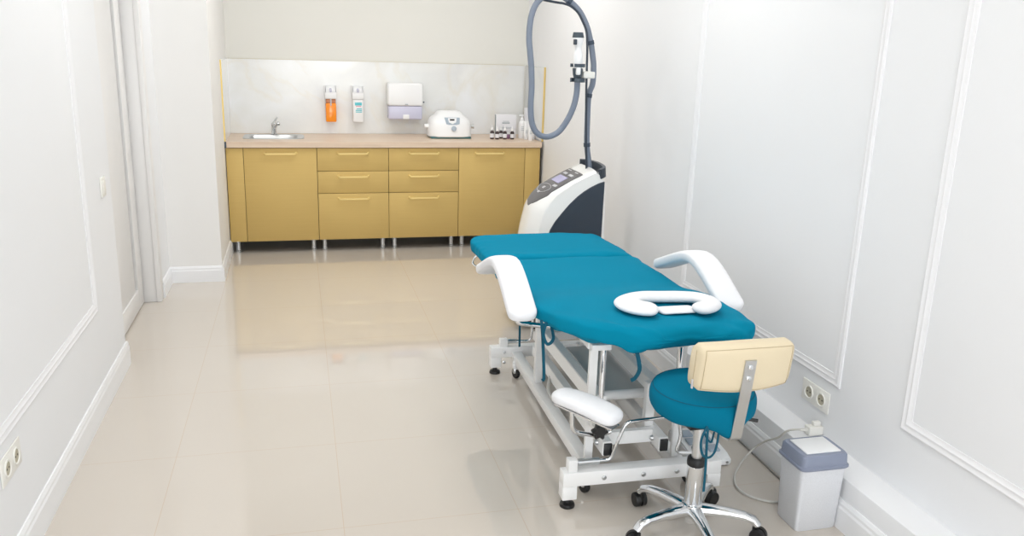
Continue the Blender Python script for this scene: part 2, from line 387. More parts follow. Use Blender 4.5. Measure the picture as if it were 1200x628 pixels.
cabinet('gold three-drawer cabinet right of the sink cabinet, below the soap dispensers', .132, .674,
        [('drawer', .132, .674, .630, H1, .403), ('drawer', .132, .674, .458, .630, .403), ('drawer', .132, .674, H0, .458, .403)], (.175, .628))
cabinet('gold three-drawer cabinet standing below the white paper towel dispenser', .674, 1.228,
        [('drawer', .674, 1.228, .630, H1, .951), ('drawer', .674, 1.228, .458, .630, .951), ('drawer', .674, 1.228, H0, .458, .951)], (.722, 1.182))
cabinet('gold door cabinet at the right end, partly behind the white laser machine', 1.228, 1.9,
        [('door', 1.228, 1.77, H0, H1, 1.478), ('filler_panel', 1.77, 1.898, H0, H1, None)], (1.27, 1.85))
# worktop with sink cut-out
SX0, SX1, SY0, SY1 = -.415, .045, 6.69, 7.02
wt = B(); a0, a1, b0, b1 = SX0 + .02, SX1 - .02, SY0 + .02, SY1 - .02
box(wt, CX0, a0, 6.51, YB - .001, CT0, CT1); box(wt, a1, CX1, 6.51, YB - .001, CT0, CT1); box(wt, a0, a1, 6.51, b0, CT0, CT1); box(wt, a0, a1, b1, YB - .001, CT0, CT1)
bmesh.ops.remove_doubles(wt, verts=wt.verts, dist=1e-5)
tag(obj('worktop', wt, 'wood', smooth=False), 'pale beech worktop running along the whole row of gold cabinets', 'worktop')
obj('end_cap', bx(CX0 - .0005, CX0 + .012, 6.505, 6.512, CT0 - .002, CT1 + .002), 'darkgrey', bpy.data.objects['worktop'])
# splashback
t = thing('splashback', 'pale grey marbled splashback around the back and both ends of the worktop', 'splashback', (.69, YB, CT1 + .001))
obj('back_panel', bx(CX0 + .006, CX1 - .006, YB - .011, YB - .001, CT1 + .001, 1.44), 'marble', t, smooth=False)
obj('side_panel', bx(CX0 - .001, CX0 + .006, 6.53, YB - .001, CT1 + .001, 1.44), 'marble', t, smooth=False)
obj('side_panel', bx(XR - .012, XR - .002, 6.56, YB - .001, CT1 + .001, 1.44), 'marble', t, smooth=False)
obj('gold_edge', bx(CX0 - .002, CX0 + .008, 6.516, 6.5305, CT1 + .001, 1.442), 'gold_edge', t)
obj('gold_edge', bx(XR - .014, XR - .002, 6.546, 6.5605, CT1 + .001, 1.442), 'gold_edge', t)
obj('top_edge', bx(CX0 + .006, CX1 - .006, YB - .013, YB - .001, 1.4401, 1.4425), 'pale_edge', t)
# sink and tap
t = thing('sink', 'small inset stainless steel sink in the left end of the worktop', 'sink', ((SX0 + SX1) / 2, (SY0 + SY1) / 2, CT1))
cx, cy = (SX0 + SX1) / 2, (SY0 + SY1) / 2; hw, hh = (SX1 - SX0) / 2, (SY1 - SY0) / 2
def ring(w, h, z, e=7, ox=0, oy=0): return [Vector((cx + ox + p[0], cy + oy + p[1], z)) for p in (sup(2 * PI * k / 48 + .001, w, h, e) for k in range(48))]
s_ = B(); loft(s_, [ring(hw, hh, CT1 + .0005), ring(hw, hh, CT1 + .003), ring(hw - .004, hh - .004, CT1 + .0065), ring(hw - .02, hh - .02, CT1 + .006),
    ring(hw - .05, hh - .05, CT1 + .003, oy=-.012), ring(hw - .058, hh - .058, CT1 - .01, oy=-.012), ring(hw - .075, hh - .075, CT1 - .13, oy=-.012), ring(.03, .03, CT1 - .137, 2, oy=-.012)], cap=False)
vs = [v for v in s_.verts if abs(v.co.z - (CT1 - .137)) < 1e-6]; s_.faces.new(vs)
obj('basin', s_, 'steel', t); obj('drain', lt([(.028, 0), (.028, .004), (.01, .006), (0, .006)], (cx, cy - .012, CT1 - .136)), 'chrome', t)
tp = atZ(321, 159, CT1 + .007)
tp = Vector((-.186, 6.985, CT1 + .0065))
t = thing('tap', 'chrome single lever mixer tap standing at the back of the sink', 'tap', tp)
obj('body', lt([(.026, 0), (.026, .006), (.019, .012), (.018, .06), (.021, .066), (.021, .085), (.012, .094), (0, .095)], tp), 'chrome', t)
obj('spout', tb(smoothpath([tp + Vector((0, -.01, .045)), tp + Vector((.015, -.05, .075)), tp + Vector((.035, -.12, .10)), tp + Vector((.037, -.135, .09))], 5), .0135), 'chrome', t)
obj('lever', tb([tp + Vector((0, 0, .088)), tp + Vector((.012, .005, .108)), tp + Vector((.03, -.01, .135))], .009, rad=[1.3, 1, .8]), 'chrome', t)

# soap dispensers
def dispenser(x, label, kind):
    w = .046; z0, z1, z2 = .957, 1.142, 1.246; yb = YB - .0115
    t = thing('soap_dispenser', label, 'dispenser', (x, yb, z0), 'soap dispensers on the splashback')
    obj('bracket', bx(x - w, x + w, yb - .006, yb, 1.10, z2, bev=.002), 'white_pl', t)
    hb = B(); box(hb, x - w, x + w, yb - .085, yb - .006, z1, z1 + .055, bev=.006)
    for s in (-1, 1): box(hb, x + s * w - .003, x + s * w + .003, yb - .05, yb - .006, z1 + .03, z2 - .002, bev=.001)
    obj('housing', hb, 'white_pl', t)
    lv = B(); prism(lv, [(0, z1 + .045), (-.07, z1 + .055), (-.066, z1 + .07), (-.02, z2 - .008), (0, z2 - .004)], lambda u, v, s: Vector((x - w * .8 + 2 * w * .8 * s, yb - .008 + u, v)), .002)
    obj('lever', lv, 'trim', t)
    obj('nozzle', tb([(x, yb - .05, z1 + .075), (x, yb - .095, z1 + .062)], .011, rad=[1, .8]), 'lilac', t)
    a = w - .004
    if kind == 'orange':
        obj('bottle', bx(x - a, x + a, yb - .078, yb - .007, z0, z1 - .035, bev=.008), 'orange', t)
        obj('bottle_neck', bx(x - a + .003, x + a - .003, yb - .072, yb - .01, z1 - .035, z1, bev=.005), 'orange_top', t)
        obj('pump_tube', tb([(x, yb - .075, z1 - .055), (x, yb - .075, z1)], .006), 'label', t)
    else:
        obj('bottle', bx(x - a, x + a, yb - .078, yb - .007, z0, z1, bev=.008), 'white_pl', t)
        lb = obj('label_patch', bx(x - a + .016, x + a - .012, yb - .0795, yb - .0775, z1 - .05, z1 - .026, bev=.0005), 'aqua', t)
        obj('stripe', bx(x - a + .024, x + a - .018, yb - .0795, yb - .0775, z1 - .060, z1 - .055), 'pink', lb)
        for k, (q, zz) in enumerate(((.030, .075), (.022, .087), (.022, .1))): obj('text_line', bx(x - a + q, x + a - .012, yb - .0795, yb - .0775, z1 - zz - .006, z1 - zz + .001), 'aqua', lb)
dispenser(.266, 'wall dispenser holding a bottle of bright orange liquid soap', 'orange')
dispenser(.483, 'wall dispenser with a white bottle bearing an aqua label', 'white')
# towel dispenser
x0, x1, z0, z1 = .720, 1.010, .985, 1.278; yb = YB - .0115
t = thing('paper_towel_dispenser', 'white wall paper towel dispenser with a pale lilac lower tray', 'dispenser', ((x0 + x1) / 2, yb, z0))
obj('cover', bx(x0, x1, yb - .125, yb, 1.095, z1, bev=.016, seg=4), 'white_pl', t)
obj('tray', bx(x0 + .006, x1 - .006, yb - .118, yb, z0, 1.094, bev=.012, seg=3), 'lilac', t)
obj('outlet_tab', bx(.845, .895, yb - .123, yb - .116, z0 + .004, z0 + .04, bev=.002), 'white_pl', t)
obj('lock', lt([(.006, 0), (.006, .018), (0, .019)], (x1 - .002, yb - .08, 1.125), (1, 0, 0)), 'darkgrey', t)
obj('badge', bx(.86, .885, yb - .1262, yb - .1245, 1.105, 1.112), 'greytext', t)

# small aspirating machine on the worktop
mx0, mx1, my0, my1 = 1.027, 1.385, 6.74, 7.0; mc = (mx0 + mx1) / 2; zt = CT1
t = thing('tabletop_treatment_machine', 'rounded white tabletop machine with a small display and knob on the worktop', 'machine', (mc, 6.87, zt))
def mring(wx, wy, z, oy=0, e=3.4): return [Vector((mc + p[0], 6.87 + oy + p[1], z)) for p in (sup(2 * PI * k / 48, wx, wy, e) for k in range(48))]
b_ = B(); loft(b_, [mring(.172, .122, zt + .012), mring(.18, .13, zt + .018), mring(.176, .128, zt + .09, .002), mring(.168, .12, zt + .135, .007), mring(.15, .104, zt + .162, .015),
    mring(.118, .092, zt + .183, .02), mring(.104, .082, zt + .200, .022), mring(.094, .07, zt + .212, .025), mring(.07, .05, zt + .217, .025)])
obj('housing', b_, 'white_pl', t)
obj('plinth', bx(mc - .165, mc + .165, 6.755, 6.985, zt, zt + .014, bev=.005), 'teal_base', t)
def onface(u, v): return Vector((mc + u, 6.742 + max(0, v - .09) * .38, zt + v))
pf = B(); poly = [(-.062, .168), (.062, .168), (.058, .118), (.03, .112), (-.03, .112), (-.05, .118)]
prism(pf, poly, lambda u, v, s: onface(u + .008, v) + Vector((0, -.004 + s * .02, 0)), .002); pp = obj('display_panel', pf, 'mach_blue', t)
pf = B(); prism(pf, [(-.036, .165), (.036, .165), (.03, .132), (0, .118), (-.03, .132)], lambda u, v, s: onface(u + .008, v) + Vector((0, -.006 + s * .01, 0)), .001); obj('display_surround', pf, 'white_pl', pp)
pf = B(); prism(pf, [(-.019, .158), (.019, .158), (.019, .145), (-.019, .145)], lambda u, v, s: onface(u + .006, v) + Vector((0, -.008 + s * .006, 0))); obj('display', pf, 'black', pp)
obj('knob', lt([(.02, 0), (.019, .018), (.014, .02), (0, .02)], (mc + .018, 6.745, zt + .083), (0, -1, .1)), 'mach_blue', t)
obj('port', lt([(.018, 0), (.018, .035), (.014, .04), (0, .04)], (mx0 + .012, 6.85, zt + .092), (-1, 0, 0)), 'white_pl', t)
obj('port', lt([(.016, 0), (.016, .03), (.019, .03), (.019, .036), (0, .036)], (mx1 - .012, 6.85, zt + .092), (1, 0, 0)), 'steel', t)

# bottles and packs
def dropper(x, y, h, label):
    t = thing('dropper_bottle', label, 'bottle', (x, y, CT1), 'dark dropper bottles on the worktop'); r = .0165; s = h / .1
    obj('glass', lt([(r * .9, 0), (r, .003), (r, .052 * s), (r * .8, .061 * s), (r * .45, .066 * s), (r * .45, .07 * s)], (x, y, CT1), seg=20), 'amber', t)
    obj('label_band', lt([(r + .0006, .012 * s), (r + .0008, .0121 * s), (r + .0008, .043 * s), (r + .0006, .0431 * s)], (x, y, CT1), seg=20), 'paper', t)
    obj('cap', lt([(r * .62, .066 * s), (r * .66, .068 * s), (r * .6, .085 * s), (r * .3, .088 * s), (r * .22, .106 * s), (0, .107 * s)], (x, y, CT1), seg=20), 'white_pl', t)
def bpt(px, py): return atZ(px, py, CT1)
Y1 = 6.745
for px, dy, h, lb in ((576.6, 0, .108, 'small dark dropper bottle standing alone at the left, beside the white box'), (582.6, -.012, .1, 'small dark dropper bottle, second from the left end of its row'),
                      (587.0, .05, .1, 'small dark dropper bottle standing furthest back, in the middle of its row'), (591.6, -.01, .104, 'small dark dropper bottle, second from the right end of its row'),
                      (600.2, -.012, .1, 'small dark dropper bottle at the right end of its row, by the purple jar')):
    p = atY(px, 158.5, Y1 + dy); dropper(p.x, p.y, h, lb)
p = atY(595.8, 158, Y1 + .03)
t = thing('cosmetic_jar', 'tiny purple jar between two of the dark dropper bottles', 'jar', (p.x, p.y, CT1))
obj('pot', lt([(.014, 0), (.016, .004), (.016, .034), (.014, .037), (0, .037)], (p.x, p.y, CT1), seg=20), 'purple', t)
obj('lid', lt([(.0165, .037), (.017, .038), (.017, .05), (.015, .052), (0, .052)], (p.x, p.y, CT1), seg=20), 'white_pl', t)
a = atY(581, 158, 6.83); c = atY(604.5, 158, 6.83)
t = thing('carton', 'upright square white cosmetics carton behind the dropper bottles', 'box', ((a.x + c.x) / 2, 6.85, CT1))
cb = obj('box', bx(a.x, c.x, 6.83, 6.875, CT1, CT1 + .192, bev=.0015), 'paper', t); xm = (a.x + c.x) / 2
obj('side_face', bx(a.x - .0006, a.x + .0002, 6.832, 6.873, CT1 + .002, CT1 + .19), 'greytext', cb)
for (wq, zq, hq) in ((.028, .135, .004), (.034, .118, .01), (.05, .086, .003), (.044, .078, .003)):
    obj('print_line', bx(xm - wq, xm + wq * .9, 6.8292, 6.8305, CT1 + zq, CT1 + zq + hq), 'greytext', cb)
def pump(px, w, h, y, label, pumpy=True):
    p = atY(px, 160, y); x = p.x
    t = thing('pump_bottle' if pumpy else 'cosmetic_tube', label, 'bottle' if pumpy else 'tube', (x, y, CT1), 'white bottles and tubes in the corner')
    if pumpy:
        obj('bottle', lt([(w * .95, 0), (w, .004), (w, h * .62), (w * .85, h * .7), (w * .35, h * .77), (w * .35, h * .8)], (x, y, CT1), seg=24), 'white_pl', t)
        obj('collar', lt([(w * .42, h * .79), (w * .42, h * .86), (w * .2, h * .87), (w * .16, h * .95)], (x, y, CT1), seg=20), 'trim', t)
        obj('pump_head', bx(x - .026, x + .012, y - .008, y + .008, CT1 + h * .94, CT1 + h, bev=.003), 'trim', t)
    else:
        rg = [[Vector((x + q[0], y + q[1], CT1 + z)) for q in (sup(2 * PI * k / 24, ww, dd, 2.2) for k in range(24))] for z, ww, dd in
              ((.0, w * .8, w * .8), (.028, w * .8, w * .8), (.030, w * .95, w * .9), (h * .6, w, w * .6), (h * .96, w * 1.05, .004), (h, w * 1.05, .003))]
        obj('tube_body', loft(B(), rg), 'white_pl', t)
        obj('cap', lt([(w * .82, 0), (w * .86, .002), (w * .86, .027), (w * .82, .028)], (x, y, CT1), seg=24), 'trim', t)
    for k in range(3): obj('print_line', bx(x - w * .45, x + w * .45, y - w * 1.0 - .0005, y - w * .9, CT1 + h * (.35 + .07 * k), CT1 + h * (.35 + .07 * k) + .003), 'greytext', t)
pump(611.3, .029, .195, 6.80, 'white pump bottle in the corner right of the white carton')
pump(616.5, .020, .15, 6.72, 'white cosmetic tube standing in front of the pump bottle', False)
pump(621.5, .020, .155, 6.65, 'white cosmetic tube standing nearest the worktop front edge', False)
pump(624.5, .018, .14, 6.74, 'white cosmetic tube at the far right end behind the grey hose', False)
p = atY(617, 150, 6.95)
tag(obj('tall_carton', bx(p.x - .022, p.x + .022, 6.93, 6.97, CT1, CT1 + .24, bev=.002), 'paper', base=(p.x, 6.95, CT1)), 'tall narrow white carton standing in the back right corner', 'box')

# ================================================================== LASER MACHINE
NY, FY = 4.47, 4.80
def q(px, py): v = atY(px, py, NY); return (v.x, v.z)
t = thing('laser_machine', 'white and slate wheeled laser machine behind the head of the table', 'machine', (1.47, 4.64, 0))
def qm(px, py): v = atY(px, py, 4.62); return (v.x, v.z)
top = [qm(612, 268), qm(614.5, 257), qm(618, 244), qm(621, 237.5), qm(628, 229.5), q(646, 226.5), q(672, 213), q(690, 204), q(699, 199.5)]
prof = [(1.22, .16), (1.225, .40)] + top + [q(705, 204), q(709.5, 212), (1.705, .5), (1.70, .16)]
def nose(x): return min(1, max(0, (1.50 - x) / .2))
def warp(x, z, s):
    tt = abs(2 * s - 1); return Vector((x + .055 * nose(x) * tt ** 3, NY + (FY - NY) * s, z - .014 * tt ** 7 * (1 if z > .5 else 0)))
pf_ = []
for i in range(len(prof)):
    a, c = prof[i], prof[(i + 1) % len(prof)]
    for k in range(3): pf_.append((a[0] + (c[0] - a[0]) * k / 3, a[1] + (c[1] - a[1]) * k / 3))
b_ = B(); loft(b_, [[warp(u, v, s_) for u, v in pf_] for s_ in [.5 - .5 * math.cos(PI * k / 16) for k in range(17)]]); obj('shell', b_, 'white_shell', t, ang=45)
dk = [q(641, 282), q(644, 270), q(650, 260), q(657.6, 250.5), q(667, 239.5), q(676.7, 230.2), q(684, 224.5), q(692.5, 219.2), q(701, 215), q(708.5, 212.5)]
dk = dk + [(dk[-1][0] - .004, .2), (dk[0][0] - .04, .2), (dk[0][0] - .03, .45)]
for nm, ya, yb2 in (('side_panel', NY - .006, NY + .03), ('side_panel', FY + .006, FY - .03)):
    b_ = B(); prism(b_, dk, lambda u, v, s: Vector((u, ya + (yb2 - ya) * s, v)), .003); obj(nm, b_, 'slate', t)
obj('base', bx(1.19, 1.71, NY - .02, FY + .02, .10, .17, bev=.015), 'slate', t)
for (wx, wy) in ((1.31, NY + .0), (1.62, NY + .0), (1.31, FY - .02), (1.62, FY - .02)):
    w_ = obj('caster', lt([(.02, -.014), (.044, -.014), (.047, -.008), (.047, .008), (.044, .014), (.02, .014)], (wx, wy, .0475), (0, 1, 0)), 'black_rubber', t)
    obj('hub', lt([(.028, -.016), (.03, -.0155), (.03, .0155), (.028, .016)], (wx, wy, .0475), (0, 1, 0)), 'panel_grey', w_)
    obj('fork', bx(wx - .012, wx + .03, wy - .02, wy + .02, .07, .105, bev=.006), 'darkgrey', w_)
# control panel lying on the sloping top
A_ = Vector((top[4][0], 0, top[4][1])); B_ = Vector((top[7][0], 0, top[7][1])); L_ = 1; sd = (B_ - A_).normalized(); nn = Vector((-sd.z, 0, sd.x))
def zprof(xx):
    P = [Vector((a[0], 0, a[1])) for a in top]
    for i in range(1, len(P)):
        if P[i].x >= xx: k = (xx - P[i - 1].x) / (P[i].x - P[i - 1].x); return P[i - 1].z + (P[i].z - P[i - 1].z) * k
    return P[-1].z
def onp(u, v, h): # u 0..1 along slope, v across depth 0..1, h height above
    xx = A_.x + (B_.x - A_.x) * u; return warp(xx, zprof(xx) + .002, v) + nn * h
def sheet(name, poly, m, par, h0, h1):
    # subdivide long edges so the sheet follows the curve
    P = []
    for i in range(len(poly)):
        a, c = poly[i], poly[(i + 1) % len(poly)]
        for k in range(4): P.append((a[0] + (c[0] - a[0]) * k / 4, a[1] + (c[1] - a[1]) * k / 4))
    b_ = B(); prism(b_, P, lambda u, v, s: onp(u, v, h0 + (h1 - h0) * s)); return obj(name, b_, m, par)
kr = []
for k in range(25):
    f = k / 24; u = -.16 + 1.08 * f; hwv = .37 * min(1, (max(f, .0008) / .22)) ** .45
    kr.append([onp(u, .5 + hwv * (2 * m_ / 12 - 1), .0035) for m_ in range(13)] + [onp(u, .5 + hwv * (2 * m_ / 12 - 1), -.004) for m_ in range(12, -1, -1)])
kp = obj('control_panel', loft(B(), kr), 'panel_grey', t)
sheet('screen', [(.44, .3), (.66, .3), (.66, .72), (.44, .72)], 'screen', kp, .002, .006)
for (a, c, v0, v1) in ((.72, .78, .25, .45), (.72, .78, .58, .75), (.86, .88, .25, .4), (.86, .88, .62, .8), (.32, .38, .2, .34)): sheet('key', [(a, v0), (c, v0), (c, v1), (a, v1)], 'label', kp, .002, .006)
rg_ = B(); tube(rg_, [onp(.2 + .12 * math.cos(k * PI / 10), .5 + .27 * math.sin(k * PI / 10), .0055) for k in range(21)], .0018, seg=6); obj('dial_ring', rg_, 'label', kp)
sheet('key', [(.17, .46), (.23, .46), (.23, .54), (.17, .54)], 'label', kp, .002, .006); sheet('key', [(.06, .46), (.1, .46), (.1, .54), (.06, .54)], 'label', kp, .002, .006)
# wrap-round grab handle behind the top
hz = q(706, 203); e0 = Vector((hz[0] + .01, NY + .0, hz[1] - .005))
hp = smoothpath([e0 + Vector((-.025, -.004, .0)), e0 + Vector((.012, .03, .01)), e0 + Vector((.022, .12, .016)), e0 + Vector((.018, .2, .018)), e0 + Vector((-.01, .27, .02)), e0 + Vector((-.05, .29, .02))], 6)
obj('grab_handle', tb(hp, 0, flat=(.018, .055), up=(0, 0, 1)), 'slate', t)
# mast
PY = 4.60
pole = [(687.2, 200), (686.8, 160), (687, 110), (687.8, 75), (688.2, 56), (687.2, 37), (682.5, 24.5), (677, 14.5), (669, 7.4), (661, 4.2), (653.5, 3), (636.8, 0), (626, -1.5)]
obj('mast', tb(smoothpath([atY(u, v, PY) for u, v in pole], 6), .0065), 'slate', t)
hs1 = [(691, 200), (690, 190), (687.8, 169.6), (688.2, 145), (690, 112), (694.5, 98), (695.6, 79), (694.6, 66), (692.3, 50), (688, 32), (681, 16.5), (673, 6.5), (661, -3), (648, -7), (636, -3), (627.5, 6), (622, 22), (620, 44), (621.2, 61),
       (622.6, 79), (623, 102), (621.9, 124), (623.3, 144), (629, 155.5), (640, 160.3), (653.5, 155.3), (664, 142), (671.7, 126), (675.6, 110), (676.6, 95)]
nH = len(hs1); ys = []
for i in range(nH):
    f = i / (nH - 1); ys.append(PY + .02 if i < 12 else PY + .02 - .12 * min(1, (i - 12) / 8))
hosep = smoothpath([atY(u, v, y) for (u, v), y in zip(hs1, ys)], 6)
obj('hose', tb(hosep, .0165, seg=14), 'hose', t)
for (u, v) in ((693, 50.5), (691, 111.5), (687.6, 168), (666, 2)):
    p0 = atY(u, v, PY + .012); i = min(range(len(hosep)), key=lambda k: (hosep[k] - p0).length); d = (hosep[i + 1] - hosep[i]).normalized()
    obj('strap', tb([hosep[i] - d * .011, hosep[i] + d * .011], .0195, seg=14), 'hose_strap', t)
# hand piece in its cradle
hy = PY - .10; base = atY(676.8, 95, hy); tip = atY(677.6, 38, hy)
ax = (tip - base); HL = ax.length; s = HL
def hp_(r, f): return (r * .9, f * HL)
t2 = thing('laser_handpiece', 'white laser hand piece with a dark cap, held upright beside the mast', 'handpiece', base)
obj('body', lt([hp_(.026, .26), hp_(.029, .32), hp_(.030, .45), hp_(.029, .56), hp_(.022, .66), hp_(.024, .72), hp_(.033, .82), hp_(.036, .88), hp_(.033, .895)], base, ax), 'white_pl', t2)
obj('dark_grip', lt([hp_(.019, -.02), hp_(.023, .0), hp_(.024, .06), hp_(.030, .14), hp_(.032, .26), hp_(.026, .27)], base, ax), 'darkgrey', t2)
obj('cap', lt([hp_(.033, .89), hp_(.036, .9), hp_(.030, 1.0), hp_(.026, 1.003)], base, ax), 'darkgrey', t2)
obj('trigger', bx(*[f for f in ((atY(672.5, 50, hy).x - .008), (atY(672.5, 50, hy).x + .008), hy - .036, hy - .01, atY(672.5, 52.5, hy).z, atY(672.5, 46, hy).z)], bev=.004), 'slate', t2)
obj('clip', bx(base.x - .02, base.x + .004, hy - .04, hy - .015, base.z + HL * .13, base.z + HL * .3, bev=.006), 'white_pl', t2)
def cring(zf, r0, w, nm):
    c = base + ax * zf; b_ = B(); pts = [c + Vector((math.cos(a) * r0, math.sin(a) * r0, 0)) for a in [PI * 1.25 + 2 * PI * k / 24 * .86 for k in range(25)]]
    tube(b_, pts, 0, flat=(.007, w), up=(0, 0, 1)); obj(nm, b_, 'darkgrey', t)
cring(.325, .038, .018, 'cradle_ring'); cring(.02, .038, .022, 'cradle_ring')
obj('cradle_arm', bx(base.x + .03, atY(687.6, 90, PY).x + .012, hy - .008, PY + .012, base.z + HL * .06, base.z + HL * .2, bev=.006), 'socket', t)

# ================================================================== TREATMENT TABLE
t = thing('treatment_table', 'white framed treatment table in a fitted teal cover with white padded armrests', 'treatment table', (1.17, 2.55, 0))
t.rotation_euler.z = math.radians(-1.2); TT = t
# --- mattress sections
def mattress(y0, y1, zt, xc, hw, r0, r1, th, wr, seed, lc=0):
    N = 46; K = 64; L = y1 - y0; rings = []
    # end-dense stations
    us = [.5 - .5 * math.cos(PI * i / N) for i in range(N + 1)]
    for u in us:
        y = y0 + L * u; d0 = y - y0; d1 = y1 - y
        def q_(d, r, e): return 1 if d >= r else max(.02, (1 - (1 - d / r) ** e) ** (1 / e))
        fw = min(q_(d0, r0, 2.6) * .38 + .62, (q_(d1, r1, 2.6) * .38 + .62) if r1 > .05 else 1); fw = fw if r0 > .05 else (q_(d1, r1, 2.6) * .38 + .62)
        fh = min(q_(d0, .05, 2.2), q_(d1, .05, 2.2))
        z = zt(y); w = hw(y) * fw; rg = []; xc_ = xc(y); cut = lc * (1 - min(1, d0 / .36)) ** 1.6
        for k in range(K):
            a, c = sup(2 * PI * k / K, w, th / 2 * max(fh, .1), 4.2)
            p = Vector((xc_ + a + (cut * min(1, -a / (w * .8)) if a < 0 else 0), y, z - th / 2 + c))
            edge = min(1, (abs(a) / w) ** 6 + (1 - min(1, min(d0, d1) / .12)) + (1 if c < 0 else 0))
            nv = noise.noise_vector(Vector((p.x * 9, p.y * 9, p.z * 5 + seed))); nv2 = noise.noise_vector(Vector((p.x * 26, p.y * 26, p.z * 6 + seed)))
            wl = wr * (.3 + .7 * sm(1 - (d0 - .1) / .35)) if wr > .8 else wr
            p += (nv * .013 + nv2 * .008) * wl * edge
            p.z += noise.noise(Vector((p.x * 3.2, p.y * 3.2, seed))) * .005
            if c < -th * .3: p.z += (noise.noise(Vector((p.x * 14, p.y * 14, seed + 9))) * .03) * wr
            rg.append(p)
        rings.append(rg)
    return loft(B(), rings)
def sm(x): x = min(1, max(0, x)); return x * x * (3 - 2 * x)
ztop = lambda y: .660 + .042 * sm((3.15 - y) / .35) - .004 * sm((2.7 - y) / .4)
hw_t = lambda y: .357 + .013 * sm((3.1 - y) / .3)
o = obj('back_cushion', mattress(2.448, 3.622, ztop, lambda y: 1.176 + .004 * sm((2.9 - y) / .3), hw_t, .15, .008, .090, 1.4, 3, .19), 'teal', t, sub=1, ang=180)
hw_h = lambda y: .362 - .006 * sm((y - 3.6) / .4)
o2 = obj('leg_cushion', mattress(3.628, 4.135, lambda y: .660, lambda y: 1.168 - .018 * sm((y - 3.6) / .5), hw_h, .008, .12, .09, .5, 8), 'teal', t, sub=1, ang=180)
# --- hanging ties of the cover
def ribbon(par, pts, w=.011, m='teal_ribbon', nm='tie'):
    P = smoothpath(pts, 6); return obj(nm, tb(P, 0, flat=(w, .0025), up=(0, -1, 0)), m, par)
def zy(u, v, y): return atY(u, v, y)
yt = 2.72
ribbon(o, [zy(634, 376, yt), zy(635.5, 395, yt - .01), zy(636.5, 420, yt - .01), zy(637, 443, yt - .015), zy(635, 447, yt - .02)])
ribbon(o, [zy(640, 378, yt), zy(636.5, 392, yt - .02), zy(641, 404, yt - .03), zy(648, 398, yt - .02), zy(646, 384, yt)])
ribbon(o, [zy(606, 372, 3.2), zy(605.5, 390, 3.25), zy(605, 407, 3.3)], .009)
yt = 2.47
ribbon(o, [zy(747, 412, yt), zy(749.5, 424, yt), zy(750, 434, yt), zy(745, 443, yt), zy(740, 446, yt)], .014)
# --- base frame
WM = 'white_metal'
BZ0, BZ1 = .088, .142
def endbar(y0, y1, nm):
    p = obj(nm, bx(.868, 1.478, y0, y1, BZ0, BZ1, bev=.004), WM, t); return p
fb = endbar(2.530, 2.585, 'end_bar'); rb_ = endbar(3.815, 3.87, 'end_bar')
for (xx, yy, par) in ((.895, 2.557, fb), (1.452, 2.557, fb), (.895, 3.842, rb_), (1.452, 3.842, rb_)):
    obj('foot_post', bx(xx - .027, xx + .027, yy - .027, yy + .027, .036, BZ0 + .001, bev=.003), WM, par)
    obj('levelling_foot', lt([(.027, 0), (.028, .004), (.026, .012), (.012, .018), (.010, .037)], (xx, yy, 0)), 'black', par)
for bxx in (1.02, 1.17, 1.30): obj('bolt', lt([(.009, 0), (.009, .004), (.005, .007), (0, .007)], (bxx, 2.531, .115), (0, -1, 0), seg=12), 'steel', fb)
for bz in (.065, .118): obj('bolt', lt([(.008, 0), (.008, .004), (0, .006)], (.935, 3.814, bz), (0, -1, 0), seg=12), 'steel', rb_)
for (xx, yy) in ((.985, 2.64), (1.40, 2.64), (.985, 3.76), (1.40, 3.76)):
    c_ = obj('caster', lt([(.012, -.01), (.026, -.01), (.028, -.006), (.028, .006), (.026, .01), (.012, .01)], (xx, yy, .028), (1, .25, 0), seg=24), 'black_rubber', t)
    obj('caster_housing', lt([(.014, .048), (.018, .05), (.019, .085), (.014, .088), (.013, .105)], (xx, yy, 0), seg=18), 'white_pl', c_)
    obj('caster_fork', bx(xx - .016, xx + .016, yy - .018, yy + .02, .026, .052, bev=.005), 'steel', c_)
for xx in (1.0, 1.345): obj('side_rail', bx(xx - .024, xx + .024, 2.584, 3.816, .072, .118, bev=.004), WM, t)
# --- parallelogram lift: columns, tubes and cross members
def bar(nm, a, c, w=.04, h=.04, m=WM): return obj(nm, rodbox(B(), a, c, w, h), m, t)
for xx in (.992, 1.335): bar('front_column', (xx, 2.64, .118), (xx, 2.64, .565), .030, .020)
for xx in (1.005, 1.345): bar('rear_column', (xx, 3.42, .118), (xx, 3.42, .575), .034, .034)
bar('inner_column', (1.245, 2.70, .20), (1.245, 2.70, .40), .034, .034)
bar('inner_column', (1.22, 3.40, .18), (1.22, 3.40, .575), .045, .045)
for xx in (1.045, 1.262):
    l_ = bar('lower_arm', (xx, 2.58, .20), (xx, 3.62, .20), .036, .055)
    obj('end_cap', bx(xx - .015, xx + .015, 2.572, 2.581, .177, .223, bev=.002), 'black', l_)
    obj('bolt', lt([(.01, 0), (.01, .006), (.006, .012), (0, .012)], (xx - .018, 2.64, .20), (-1, 0, 0), seg=12), 'steel', l_)
bar('upper_arm', (1.025, 2.62, .360), (1.025, 3.5, .350), .04, .06)
bar('upper_arm', (1.29, 2.66, .352), (1.29, 3.5, .345), .04, .055)
bar('cross_member', (1.06, 2.66, .205), (1.245, 2.66, .205), .03, .05)
bar('cross_member', (1.0, 3.5, .31), (1.35, 3.5, .31), .03, .04)
bar('top_rail', (.985, 2.64, .580), (.985, 3.95, .580), .03, .03); bar('top_rail', (1.34, 2.64, .580), (1.34, 3.95, .580), .03, .03)
for yy in (2.95, 3.3, 3.9): bar('cross_member', (.90, yy, .585), (1.43, yy, .585), .035, .022)
sh = obj('tray', bx(1.12, 1.43, 2.84, 3.38, .288, .296, bev=.002), 'shelf', t)
